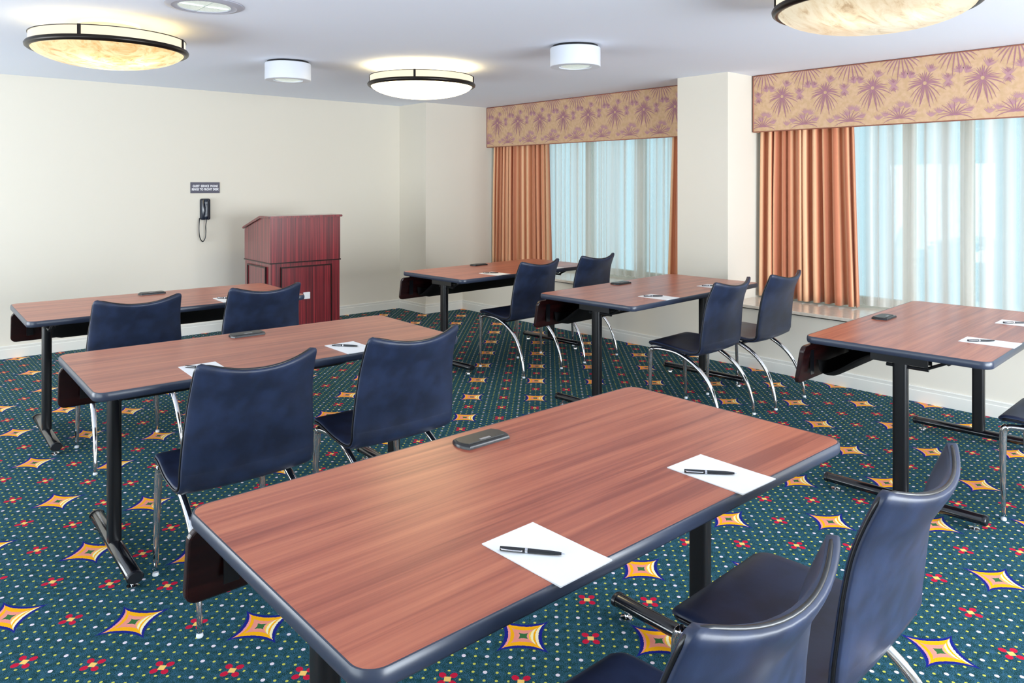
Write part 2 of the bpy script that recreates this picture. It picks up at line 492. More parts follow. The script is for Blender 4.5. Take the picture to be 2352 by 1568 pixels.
# made-up window frames out of view, added to hold the fill lights
bm = bmesh.new()
for x in (0.6, 1.9, 3.24, 4.54, 5.14): box(bm, x, x+0.06, Y0-0.1, Y0-0.04, 0.06, 2.1)
for z in (0.06, 2.04): box(bm, 0.66, 5.14, Y0-0.1, Y0-0.04, z, z+0.06)
struct('window_3', bm, M['drywhite'])
bm = bmesh.new()
for y in (0.2, 1.77, 3.34): box(bm, X0-0.1, X0-0.04, y, y+0.06, 0.06, 2.1)
for z in (0.06, 2.04): box(bm, X0-0.1, X0-0.04, 0.26, 3.34, z, z+0.06)
struct('window_4', bm, M['drywhite'])
bm = bmesh.new()
for y in (4.0, 5.47, 6.94): box(bm, X0-0.1, X0-0.04, y, y+0.06, 0.06, 2.1)
for z in (0.06, 2.04): box(bm, X0-0.1, X0-0.04, 4.06, 6.94, z, z+0.06)
struct('window_5', bm, M['drywhite'])

# baseboards: flat board with a rounded cap bead
def baseboard(name, pts, h=0.104, t=0.014):
    """pts: floor polyline with the room on its left-hand side"""
    prof = [(0, 0), (t, 0), (t, h-0.030), (t-0.004, h-0.026), (t-0.003, h-0.014), (t-0.002, h-0.006), (t-0.006, h), (0, h)]
    bm = bmesh.new()
    P = [Vector((p[0], p[1], 0)) for p in pts]
    loops = []
    for i, p in enumerate(P):
        d0 = (P[i]-P[i-1]).normalized() if i else None
        d1 = (P[i+1]-P[i]).normalized() if i < len(P)-1 else None
        nrm = lambda d: Vector((-d.y, d.x, 0))
        if d0 is None: m_ = nrm(d1)
        elif d1 is None: m_ = nrm(d0)
        else:
            m_ = nrm(d0)+nrm(d1); m_ = m_ / max(0.3, m_.dot(nrm(d0)))
        loops.append([p + m_*a + Vector((0, 0, z)) for a, z in prof])
    rings(bm, loops)
    return struct(name, bm, M['trim'])
e = 0.0008
baseboard('baseboard_back', [(5.345-e, 6.93-e), (4.822-e, 6.93-e), (4.822-e, YB-e), (X0+e, YB-e)])
baseboard('baseboard_right', [(XR-e, Y0+e), (XR-e, 6.93-0.016)])
baseboard('baseboard_left', [(X0+e, YB-0.016), (X0+e, Y0+e)])
baseboard('baseboard_front', [(X0+0.016, Y0+e), (XR-0.016, Y0+e)])
# ------------------------------------------------------------------ table
TOP = 0.737
def make_table():
    t = thing('training_table', '', 'table')
    W_, D_, R_ = 1.524, 0.762, 0.045
    bm = bmesh.new()
    slab(bm, W_, D_, R_, [(0.006, TOP-0.030), (0.0045, TOP-0.030), (0.0045, TOP-0.0006), (0.006, TOP)])
    obj('table_top', bm, M['table_wood'], t)
    bm = bmesh.new()
    lv = [(0.005, TOP-0.032), (0.001, TOP-0.031), (-0.0015, TOP-0.026), (-0.0028, TOP-0.016), (-0.0015, TOP-0.005), (0.001, TOP-0.0004), (0.0044, TOP-0.0002), (0.0044, TOP-0.032)]
    loops = [[(x, y, z) for x, y in rr(W_-2*i_, D_-2*i_, R_-i_, 8)] for i_, z in lv]
    loops.append(loops[0])
    rings(bm, loops, False, False); bmesh.ops.remove_doubles(bm, verts=bm.verts[:], dist=1e-6)
    obj('edge_band', bm, M['edge'], t, smooth=True, angle=50)
    # hanging modesty panel under the far edge, tipped a little outward
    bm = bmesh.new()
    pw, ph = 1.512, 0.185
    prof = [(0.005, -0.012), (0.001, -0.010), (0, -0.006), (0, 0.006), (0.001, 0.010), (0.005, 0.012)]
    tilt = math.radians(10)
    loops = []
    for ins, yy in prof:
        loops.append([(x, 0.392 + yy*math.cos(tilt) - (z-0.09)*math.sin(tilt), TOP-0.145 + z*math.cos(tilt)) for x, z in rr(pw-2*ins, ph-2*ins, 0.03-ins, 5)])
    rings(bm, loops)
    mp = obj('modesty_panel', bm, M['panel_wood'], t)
    for sx in (-0.66, -0.2, 0.2, 0.66):
        bm = bmesh.new()
        box(bm, sx-0.018, sx+0.018, 0.385, 0.389, TOP-0.20, TOP-0.034)
        box(bm, sx-0.018, sx+0.018, 0.335, 0.389, TOP-0.038, TOP-0.033)
        obj('panel_bracket', bm, M['black_metal'], mp)
    # fabric cable sling between the panel and the underside
    bm = bmesh.new()
    sec = spline([(0, 0.385, TOP-0.16), (0, 0.372, TOP-0.222), (0, 0.34, TOP-0.226), (0, 0.28, TOP-0.19), (0, 0.20, TOP-0.125), (0, 0.12, TOP-0.075), (0, 0.04, TOP-0.038)], 4)
    nx = 24
    rows = []
    for i in range(nx+1):
        x = -0.60 + 1.20*i/nx
        k = 1.0
        edge = 1 - 0.12*(max(0, abs(x)-0.52)/0.08)
        rows.append([(x, p.y, (p.z-TOP)*k*edge + TOP) for p in sec])
    rings(bm, rows, False, False, closed=False)
    so = obj('cable_sling', bm, M['fabric_black'], t, smooth=True)
    md = so.modifiers.new('thick', 'SOLIDIFY'); md.thickness = 0.002; md.offset = 0
    # T legs
    for sx in (-1, 1):
        x = sx*0.625
        bm = bmesh.new()
        slab(bm, 0.047, 0.062, 0.016, [(0, 0.055), (0, TOP-0.036)], x, 0.0, n=4)
        obj('leg', bm, M['black_metal'], t, smooth=True, angle=40)
        bm = bmesh.new()
        L = 0.325
        sec = []
        for k in range(16):
            a = 2*PI*k/16
            sec.append((0.028*math.cos(a), 0.050 + 0.021*math.sin(a)))
        loops = []
        for yy, s_ in ((-L, 0.93), (-L+0.004, 1), (L-0.004, 1), (L, 0.93)):
            loops.append([(x + q[0]*s_, yy, 0.050 + (q[1]-0.050)*s_) for q in sec])
        rings(bm, loops)
        ft = obj('foot', bm, M['black_gloss'], t, smooth=True, angle=40)
        for sy in (-1, 1):
            bm = bmesh.new()
            loops = [[(x + q[0]*k, sy*(L+w_), 0.050 + (q[1]-0.050)*k) for q in sec] for w_, k in ((-0.004, 1.05), (0.008, 1.05), (0.012, 0.9))]
            if sy < 0: loops = [l[::-1] for l in loops]
            rings(bm, loops)
            obj('end_cap', bm, M['black_plastic'], ft, smooth=True, angle=40)
            bm = bmesh.new(); lathe(bm, [(0, 0.030), (0.006, 0.030), (0.006, 0.010), (0.020, 0.007), (0.021, 0.0), (0, 0.0)], 14, cx=x, cy=sy*(L-0.035))
            obj('glide', bm, M['chrome'], ft, smooth=True, angle=40)
        bm = bmesh.new()
        box(bm, x-0.03, x+0.03, -0.30, 0.12, TOP-0.040, TOP-0.033)
        box(bm, x-0.03, x-0.026, -0.12, 0.12, TOP-0.085, TOP-0.040)
        box(bm, x+0.026, x+0.03, -0.12, 0.12, TOP-0.085, TOP-0.040)
        tube(bm, [(x, -0.115, TOP-0.100), (x, 0.06, TOP-0.100)], 0.008, 8)
        tube(bm, [(x+sx*-0.0, -0.10, TOP-0.098), (x, -0.20, TOP-0.050)], 0.007, 8)
        tube(bm, [(x-0.03, -0.20, TOP-0.052), (x+0.03, -0.20, TOP-0.052)], 0.010, 8)
        obj('folding_bracket', bm, M['black_metal'], t)
    bm = bmesh.new()
    box(bm, -0.60, 0.60, -0.022, 0.022, TOP-0.075, TOP-0.040)
    obj('stretcher', bm, M['black_metal'], t)
    # power port in the top
    bm = bmesh.new()
    pts = []
    w2, d2 = 0.083, 0.039
    for k in range(9):                       # bowed ends
        a = -1 + 2*k/8; pts.append((w2 + 0.012*(1-a*a) - 0.012, a*d2))
    for k in range(9):
        a = 1 - 2*k/8; pts.append((-w2 - 0.012*(1-a*a) + 0.012, a*d2))
    loops = [[(x*k, 0.288 + y*k, TOP + z) for x, y in pts] for k, z in ((1, -0.01), (1, 0.004), (0.975, 0.008), (0.94, 0.0095))]
    rings(bm, loops)
    po = obj('power_port', bm, M['black_plastic'], t, smooth=True, angle=30)
    bm = bmesh.new()
    loops = [[(x*k, 0.293 + y*k*0.85, TOP + z) for x, y in pts] for k, z in ((0.90, 0.0085), (0.90, 0.0112), (0.885, 0.0120))]
    rings(bm, loops)
    obj('port_lid', bm, M['port_lid'], po)
    bm = bmesh.new(); box(bm, -0.018, 0.018, 0.268, 0.276, TOP+0.011, TOP+0.0128)
    obj('port_tab', bm, M['port_tab'], po)
    return t

GT = 'training tables set out in two columns'
tables = [  # x, y, rotation, label
    (1.317, 1.335, 0.0, 'large foreground mahogany training table, nearest the camera'),
    (1.395, 3.200, -2.0, 'mahogany training table in the left column, directly behind the foreground table'),
    (1.457, 4.915, -2.0, 'mahogany training table at far left, farthest in its column, near the podium'),
    (4.155, 4.850, 3.0, 'farthest mahogany training table, in the back corner before the first window'),
    (4.152, 3.225, 3.0, 'mahogany training table by the wall pillar, middle of the right column'),
    (4.150, 1.400, 3.0, 'mahogany training table cut by the right edge of the photo, before the large window'),
]
T0 = make_table()
TT = []
for k, (x, y, rz, lab) in enumerate(tables):
    if k == 0:
        T0.location = (x, y, 0); T0.rotation_euler = (0, 0, math.radians(rz)); T0['label'] = lab; T0['group'] = GT; TT.append(T0)
    else: TT.append(dup(T0, (x, y, 0), math.radians(rz), lab, GT))

def on_table(k, lx, ly):
    x, y, rz, _ = tables[k]; a = math.radians(rz)
    return (x + lx*math.cos(a) - ly*math.sin(a), y + lx*math.sin(a) + ly*math.cos(a), a)

# ------------------------------------------------------------------ notepads and pens
def make_pad():
    rnd = random.Random(3)
    bm = bmesh.new()
    n = 8; w, d = 0.140, 0.216
    # a few sheets, slightly fanned, corners a touch curled
    for s_ in range(5):
        dx, dy = rnd.uniform(-.0008, .0008), rnd.uniform(-.0008, .0008)
        z0 = 0.0002 + s_*0.0005
        g = [[None]*(n+1) for _ in range(n+1)]
        for layer in (0, 1):
            for i in range(n+1):
                for j in range(n+1):
                    x = (i/n-.5)*w; y = (j/n-.5)*d
                    curl = 0.0022*max(0, (abs(x)/(w/2))-.6)**2*max(0, (-y/(d/2))-.55)*6*(s_/4)
                    v = bm.verts.new((x+dx, y+dy, z0 + curl + (0.0004 if layer else 0)))
                    if layer == 0: g[i][j] = [v]
                    else: g[i][j].append(v)
        for layer in (0, 1):
            for i in range(n):
                for j in range(n):
                    q = [g[i][j][layer], g[i+1][j][layer], g[i+1][j+1][layer], g[i][j+1][layer]]
                    bm.faces.new(q if layer else q[::-1])
        rim = [(i, 0) for i in range(n)] + [(n, j) for j in range(n)] + [(i, n) for i in range(n, 0, -1)] + [(0, j) for j in range(n, 0, -1)]
        for a in range(len(rim)):
            i0, j0 = rim[a]; i1, j1 = rim[(a+1) % len(rim)]
            bm.faces.new((g[i0][j0][0], g[i1][j1][0], g[i1][j1][1], g[i0][j0][1]))
    return obj('notepad', bm, M['paper'], recalc=False)

def make_pen():
    t = thing('ballpoint_pen', '', 'pen')
    R = 0.0047
    bm = bmesh.new()
    def cyl(bm, prof):        # profile along x: (x, r)
        loops = [[(x, r*math.cos(2*PI*k/14), R + r*math.sin(2*PI*k/14)) for k in range(14)] for x, r in prof]
        rings(bm, loops)
    cyl(bm, [(-0.062, 0.0040), (-0.061, 0.0043), (-0.012, 0.0045)])
    cyl(bm, [(-0.008, 0.0045), (0.035, 0.0041), (0.052, 0.0033), (0.058, 0.0024)])
    obj('barrel', bm, M['pen_black'], t, smooth=True, angle=40)
    bm = bmesh.new(); cyl(bm, [(-0.0125, 0.0047), (-0.0075, 0.0047)]); cyl(bm, [(0.0578, 0.0022), (0.063, 0.0010), (0.065, 0.0005)])
    obj('metal_ring', bm, M['pen_silver'], t, smooth=True, angle=40)
    bm = bmesh.new()
    tube(bm, [(-0.060, -0.0045, R+0.002), (-0.057, -0.0078, R+0.002), (-0.040, -0.0080, R+0.0015), (-0.020, -0.0072, R+0.001), (-0.0175, -0.0058, R+0.001)], [0.0012, 0.0014, 0.0012, 0.0012, 0.0016], 8)
    obj('clip', bm, M['pen_silver'], t, smooth=True)
    return t

pads = [ # table, local x, pad label, pen label
    (0, -0.307, 'white notepad on the foreground table, nearer the bottom of the photo', 'black pen on the nearest notepad of the foreground table'),
    (0, 0.291, 'white notepad on the foreground table, toward its right corner', 'black pen on the right-hand notepad of the foreground table'),
    (1, 0.250, 'white notepad on the second left table, right of the paired chairs', 'black pen on the right notepad of the second left table'),
    (1, -0.365, 'white notepad peeking out behind the big left chair backrest', 'black pen barely showing behind the big left chair backrest'),
    (2, 0.310, 'white notepad on the far left table, beside the chair near the podium', 'black pen on the far left table notepad near the podium'),
    (3, -0.335, 'white notepad on the farthest table, left of its first chair', 'black pen on the left notepad of the farthest table'),
    (3, 0.300, 'white notepad on the farthest table, between its two chair backs', 'black pen on the farthest table between its two chair backs'),
    (4, -0.350, 'white notepad on the pillar table, left of its chairs', 'black pen on the left notepad of the pillar table'),
    (4, 0.335, 'white notepad on the pillar table, partly behind a chair top', 'black pen on the pillar table notepad partly behind a chair top'),
    (5, -0.320, 'white notepad near the corner of the right edge table', 'black pen on the near notepad of the right edge table'),
    (5, 0.310, 'white notepad farther back on the right edge table, cut by the frame', 'black pen on the farther notepad of the right edge table'),
]
pad0 = make_pad(); pen0 = make_pen()
for k, (ti, lx, lab, plab) in enumerate(pads):
    ly = -0.288 if ti < 1 else -0.275
    x, y, a = on_table(ti, lx, ly)
    rj = random.Random(k).uniform(-1.5, 1.5)
    if k == 0: p = pad0
    else: p = pad0.copy(); C.objects.link(p)
    p.location = (x, y, TOP+0.0002); p.rotation_euler = (0, 0, a + math.radians(rj))
    tag(p, lab, 'notepad', 'notepads laid out on the training tables')
    ox, oy = (-0.026, 0.012) if ti == 0 else (-0.012, 0.03)
    px, py, _ = on_table(ti, lx+ox, ly+oy)
    ang = a + math.radians(-52 if k != 1 else -49)
    if ti in (3, 4, 5): ang = a + math.radians(-46)
    if k == 0:
        q = pen0; q.location = (px, py, TOP+0.0029); q.rotation_euler = (0, 0, ang); q['label'] = plab; q['group'] = 'pens resting on the notepads'
    else: q = dup(pen0, (px, py, TOP+0.0029), ang, plab, 'pens resting on the notepads')

# ------------------------------------------------------------------ chair
PROF = spline([(0, .268, .420), (0, .252, .436), (0, .20, .442), (0, .10, .437), (0, .0, .428), (0, -.060, .423), (0, -.104, .429), (0, -.129, .450),
               (0, -.136, .50), (0, -.150, .57), (0, -.168, .65), (0, -.190, .73), (0, -.217, .80), (0, -.246, .866)], 8)
def _arc():
    L = [0.0]
    for a, b_ in zip(PROF, PROF[1:]): L.append(L[-1] + (b_-a).length)
    return L
ARC = _arc(); LT = ARC[-1]
def prof_at(s):
    s = min(max(s, 0), LT)
    for i in range(len(ARC)-1):
        if ARC[i+1] >= s:
            f = (s-ARC[i])/(ARC[i+1]-ARC[i]); return PROF[i].lerp(PROF[i+1], f)
    return PROF[-1].copy()
def shell_point(u, s):
    p = prof_at(s)
    z = p.z; y = p.y
    back = sstep(0.43, 0.60, z) if y < 0 else 0.0
    w = 0.234 - 0.026*sstep(0.46, 0.88, z)*(1 if y < 0 else 0)
    if y > 0.0: w = 0.234 - 0.022*sstep(0.0, 0.26, y)
    rf, rt_ = 0.050, 0.016
    if s < rf: w = w - rf + math.sqrt(max(0, rf*rf-(rf-s)**2))
    if LT-s < rt_: w = w - rt_ + math.sqrt(max(0, rt_*rt_-(rt_-(LT-s))**2))
    c = 0.046*sstep(0.44, 0.80, z) if y < 0 else 0.0
    y2 = y + c*(u*u) - c*0.35
    dip = 0.034*sstep(0.70, 0.865, z)*(1-u*u) if y < 0 else 0
    seatdip = 0.010*(1-u*u)*(1-back)*sstep(0.27, 0.16, y)
    return Vector((u*w, y2, z - dip - seatdip))
def shell_part(bm, s0, s1, ns, top_open, bot_open, T_=0.027):
    NU = 18
    # denser samples near the free ends
    ss = []
    for k in range(ns+1):
        f = k/ns
        if not bot_open: f = f**1.5 if f < 1 else 1
        if not top_open: f = 1-(1-f)**1.5
        ss.append(s0 + (s1-s0)*f)
    us = [math.sin(PI/2*(-1+2*k/NU)) for k in range(NU+1)]
    e_ = 1e-3
    outer, inner, mid = [], [], []
    for s in ss:
        ro, ri, rm = [], [], []
        for u in us:
            p = shell_point(u, s)
            # normals from the unrounded interior so rims stay even
            sc = min(max(s, 0.004), LT-0.004)
            pu = shell_point(min(u+e_, 1), sc)-shell_point(max(u-e_, -1), sc)
            pv = shell_point(u*0.98, min(sc+e_, LT))-shell_point(u*0.98, max(sc-e_, 0))
            n = pu.cross(pv)
            n = n.normalized() if n.length > 1e-9 else Vector((0, 0, 1))
            edge = min((1-abs(u))*0.2, 10)
            ee = min(edge, s if not bot_open or s0 < 0.01 else 10, LT-s)
            k = 0.62 + 0.38*min(1, math.sqrt(max(0, ee)/0.012))
            ro.append(p - n*T_/2*k); ri.append(p + n*T_/2*k)
        outer.append(ro); inner.append(ri)
    def grid(G, flip):
        V_ = [[bm.verts.new(p) for p in row] for row in G]
        for a in range(len(V_)-1):
            for b_ in range(NU):
                q = (V_[a][b_], V_[a][b_+1], V_[a+1][b_+1], V_[a+1][b_])
                bm.faces.new(q[::-1] if flip else q)
        return V_
    A_ = grid(outer, True); B_ = grid(inner, False)
    rim = []
    n_ = len(ss)-1
    for i in range(n_): rim.append(((i, 0), (i+1, 0)))
    for i in range(n_): rim.append(((i+1, NU), (i, NU)))
    if not bot_open: rim += [((0, j+1), (0, j)) for j in range(NU)]
    if not top_open: rim += [((n_, j), (n_, j+1)) for j in range(NU)]
    for (a, b_), (c_, d_) in rim:
        try: bm.faces.new((A_[a][b_], A_[c_][d_], B_[c_][d_], B_[a][b_]))
        except ValueError: pass
SPLIT = 0.455
def make_chair():
    t = thing('side_chair', '', 'chair')
    bm = bmesh.new(); shell_part(bm, 0.0, SPLIT, 26, True, False)
    obj('seat', bm, M['vinyl'], t, smooth=True, angle=55)
    bm = bmesh.new(); shell_part(bm, SPLIT, LT, 26, False, True)
    obj('backrest', bm, M['vinyl'], t, smooth=True, angle=55)
    # piping seam round the rim
    bm = bmesh.new()
    path = []
    N = 60
    for k in range(N+1): path.append(shell_point(1.0, LT*(1-(1-k/N)) if k else 0.0))
    top = [shell_point(1-2*k/16, LT) for k in range(1, 16)]
    left = [shell_point(-1.0, LT*(1-k/N)) for k in range(N+1)]
    bot = [shell_point(-1+2*k/16, 0.0) for k in range(1, 16)]
    allp = path + top + left + bot
    cen = Vector((0, 0, 0))
    clean = [allp[0]]
    for p in allp[1:]:
        if (p-clean[-1]).length > 0.006: clean.append(p)
    pts2 = []
    for i, p in enumerate(clean):
        a = clean[i-1]; b_ = clean[(i+1) % len(clean)]
        pts2.append(p*0.5 + (a+b_)*0.25)
    # push outward a hair
    out = []
    for p in pts2:
        q = p.copy(); q.x += 0.0010*(1 if p.x > 0.15 else -1 if p.x < -0.15 else 0)
        out.append(q)
    out.append(out[0])
    tube(bm, out, 0.0042, 6, cap=False)
    obj('piping', bm, M['piping'], t, smooth=True)
    for sx in (-1, 1):
        bm = bmesh.new()
        tube(bm, spline([(sx*.207, .247, .008), (sx*.203, .250, .15), (sx*.198, .252, .30), (sx*.194, .250, .385), (sx*.192, .236, .402)], 5),
             [0.0085 + 0.0065*min(1, k/12) for k in range(21)], 12)
        lg = obj('leg', bm, M['chrome'], t, smooth=True)
        bm = bmesh.new(); lathe(bm, [(0, 0.0), (0.010, 0.0), (0.0115, 0.004), (0.0100, 0.012), (0, 0.012)], 12, cx=sx*.207, cy=.247)
        obj('glide', bm, M['outlet'], lg, smooth=True, angle=40)
        bm = bmesh.new()
        P_ = spline([(sx*.192, .250, .385), (sx*.192, .225, .402), (sx*.190, .16, .407), (sx*.190, .06, .400), (sx*.191, -.03, .366), (sx*.194, -.115, .312), (sx*.198, -.178, .24), (sx*.202, -.220, .15), (sx*.206, -.243, .06), (sx*.207, -.248, .008)], 5)
        n = len(P_)
        tube(bm, P_, [0.0135 if i < n*0.55 else 0.0135 - 0.0055*(i/n-0.55)/0.45 for i in range(n)], 12)
        lg = obj('leg', bm, M['chrome'], t, smooth=True)
        bm = bmesh.new(); lathe(bm, [(0, 0.0), (0.010, 0.0), (0.0115, 0.004), (0.0095, 0.012), (0, 0.012)], 12, cx=sx*.207, cy=-.248)
        obj('glide', bm, M['outlet'], lg, smooth=True, angle=40)
    bm = bmesh.new()
    tube(bm, [(-.192, .19, .404), (.192, .19, .404)], 0.010, 10)
    tube(bm, [(-.191, .01, .386), (.191, .01, .386)], 0.010, 10)
    for sx in (-1, 1): tube(bm, [(sx*.10, .19, .404), (sx*.10, .01, .388)], 0.007, 8)
    obj('seat_frame', bm, M['black_metal'], t, smooth=True, angle=50)
    return t

GC = 'black vinyl side chairs at the training tables'
chairs = [
    (1.034, 0.802, 0, 'navy-black vinyl chair at bottom centre, its curved back nearest the camera'),
    (1.668, 0.825, 2, 'navy-black vinyl chair at lower right, its tall back rising over the carpet'),
    (1.050, 2.710, -1, 'large navy vinyl chair at left centre, left of the pair before the second table'),
    (1.692, 2.715, -1, 'navy vinyl chair right of the left centre pair, above the foreground table power port'),
    (1.130, 4.425, -2, 'navy vinyl chair at the far left table, left of the pair'),
    (1.815, 4.425, -2, 'navy vinyl chair at the far left table, in front of the podium'),
    (3.970, 4.400, 2, 'navy vinyl chair at the farthest table, in front of the copper drape'),
    (4.658, 4.425, 2, 'navy vinyl chair before the first sheer curtain, smallest in view'),
    (4.045, 2.770, 3, 'navy vinyl chair at the pillar table, its seat pointing left'),
    (4.650, 2.750, 3, 'navy vinyl chair at the pillar table, against the large window drape'),
    (3.950, 0.785, 2, 'navy vinyl chair cut by the right edge, only seat corner and leg showing'),
]
ch0 = make_chair()
for k, (x, y, rz, lab) in enumerate(chairs):
    if k == 0: ch0.location = (x, y, 0); ch0.rotation_euler = (0, 0, math.radians(rz)); ch0['label'] = lab; ch0['group'] = GC
    else: dup(ch0, (x, y, 0), math.radians(rz), lab, GC)

# ------------------------------------------------------------------ podium
pd = thing('podium', 'red mahogany podium with slanted top standing before the back wall', 'podium', (2.765, 6.35, 0), math.radians(-1))
PW, PD, PH, PM = 0.675, 0.60, 1.145, 0.745
def quadsolid(bm, base, z0, z1s):
    v = [bm.verts.new((x, y, z0)) for x, y in base] + [bm.verts.new((x, y, z)) for (x, y), z in zip(base, z1s)]
    for q in ((0,3,2,1),(4,5,6,7),(0,1,5,4),(1,2,6,5),(2,3,7,6),(3,0,4,7)): bm.faces.new([v[i] for i in q])
bm = bmesh.new(); box(bm, 0.004, PW-0.004, 0.004, PD-0.004, 0.0, PM)
obj('lower_cabinet', bm, M['podium_wood'], pd)
bm = bmesh.new()
v = []
prof = [(0, PM+0.006), (PD, PM+0.006), (PD, PH-0.115), (0.20, PH-0.0), (0, PH)]
loops = [[(x, y, z) for y, z in prof] for x in (0, PW)]
rings(bm, loops)
obj('upper_cabinet', bm, M['podium_wood'], pd)
bm = bmesh.new()
prof = [(-0.016, PH+0.0005), (0.205, PH+0.0005), (PD+0.016, PH-0.115+0.0005), (PD+0.016, PH-0.095), (0.21, PH+0.02), (-0.016, PH+0.02)]
rings(bm, [[(x, y, z) for y, z in prof] for x in (-0.018, PW+0.018)])
bmesh.ops.bevel(bm, geom=bm.edges[:], offset=0.004, segments=2, affect='EDGES')
obj('reading_top', bm, M['podium_wood'], pd)
bm = bmesh.new(); box(bm, -0.006, PW+0.006, -0.006, PD+0.004, PM-0.002, PM+0.008)
obj('trim_rail', bm, M['panel_wood'], pd)
bm = bmesh.new()                                      # front framed panel
fx0, fx1, fz0, fz1 = 0.105, PW-0.10, 0.10, PM-0.045
box(bm, fx0, fx1, -0.004, 0.006, fz0, fz1)
fp = obj('front_panel', bm, M['podium_wood'], pd)
bm = bmesh.new()
for a in ((fx0-0.012, fx0, fz0, fz1+0.012), (fx1, fx1+0.012, fz0, fz1+0.012), (fx0, fx1, fz1, fz1+0.012), (fx0-0.012, fx1+0.012, fz0-0.012, fz0)):
    box(bm, a[0], a[1], -0.012, 0.006, a[2], a[3])
obj('panel_moulding', bm, M['panel_wood'], fp)
bm = bmesh.new()                                      # side framed panel
box(bm, -0.004, 0.006, 0.10, PD-0.10, fz0, fz1)
sp_ = obj('side_panel', bm, M['podium_wood'], pd)
bm = bmesh.new()
for a in ((0.088, 0.10, fz0, fz1+0.012), (PD-0.10, PD-0.088, fz0, fz1+0.012), (0.10, PD-0.10, fz1, fz1+0.012), (0.088, PD-0.088, fz0-0.012, fz0)):
    box(bm, -0.012, 0.006, a[0], a[1], a[2], a[3])
obj('panel_moulding', bm, M['panel_wood'], sp_)
bm = bbox(0.305, 0.365, -0.022, -0.004, 0.41, 0.47, 0.004)
obj('outlet_box', bm, M['outlet'], pd)

# ------------------------------------------------------------------ sign and phone on the back wall
bm = bbox(2.449, 2.728, YB-0.006, YB-0.0005, 1.362, 1.467, 0.001, 1)
sg = obj('wall_sign', bm, M['sign']); tag(sg, 'small dark grey sign reading guest service phone on the back wall', 'sign')
def text_mesh(name, body, size, parent, loc, m, sx=1.0):
    cu = bpy.data.curves.new(name, 'FONT'); cu.body = body; cu.size = size; cu.extrude = 0.0006
    cu.align_x = 'CENTER'; cu.align_y = 'CENTER'; cu.offset = 0.0008
    tmp = bpy.data.objects.new(name+'_tmp', cu); C.objects.link(tmp)
    bpy.context.view_layer.update()
    dg = bpy.context.evaluated_depsgraph_get()
    me = bpy.data.meshes.new_from_object(tmp.evaluated_get(dg))
    bpy.data.objects.remove(tmp); bpy.data.curves.remove(cu)
    R = Matrix.Translation(loc) @ Matrix.Rotation(PI/2, 4, 'X') @ Matrix.Diagonal((sx, 1, 1, 1))
    me.transform(R); me.materials.clear(); me.materials.append(m)
    o = bpy.data.objects.new(name, me); C.objects.link(o); o.parent = parent
    return o
text_mesh('lettering', 'GUEST  SERVICE  PHONE', 0.030, sg, (2.589, YB-0.0068, 1.429), M['sign_text'], 0.72)
text_mesh('lettering', 'RINGS TO FRONT DESK', 0.030, sg, (2.589, YB-0.0068, 1.397), M['sign_text'], 0.80)

ph = thing('wall_phone', 'dark wall phone with hanging cord, mounted below the sign', 'phone', (2.585, YB, 1.205))
bm = bmesh.new()
loops = []
for ins, yy in ((0.0, -0.001), (0.0, -0.022), (0.004, -0.030), (0.010, -0.033)):
    loops.append([(x, yy, z) for x, z in rr(0.094-2*ins, 0.208-2*ins, 0.018-ins*0.8, 5)])
rings(bm, loops)
obj('base_unit', bm, M['phone'], ph, smooth=True, angle=35)
bm = bmesh.new()          # handset: fat ends, slim waist
hp = [(-0.098, .010, .018), (-0.090, .019, .026), (-0.068, .021, .030), (-0.050, .017, .022), (-0.02, .013, .016), (0.02, .013, .016), (0.05, .017, .022), (0.068, .021, .030), (0.090, .019, .026), (0.098, .010, .018)]
loops = []
for z, hw, th_ in hp:
    loops.append([(0.004+hw*math.cos(2*PI*k/14)*1.1, -0.052 + abs(z)*0.10 + th_*0.5*math.sin(2*PI*k/14), z) for k in range(14)])
rings(bm, loops)
obj('handset', bm, M['phone'], ph, smooth=True)
bm = bmesh.new()
tube(bm, spline([(-0.055, -0.02, -0.085), (-0.062, -0.03, -0.12), (-0.066, -0.035, -0.20), (-0.058, -0.035, -0.27), (-0.032, -0.035, -0.312), (-0.008, -0.035, -0.28), (-0.001, -0.035, -0.22), (-0.004, -0.04, -0.165), (-0.001, -0.045, -0.125), (0.002, -0.048, -0.098)], 8), 0.0048, 8)
obj('cord', bm, M['pen_black'], ph, smooth=True)

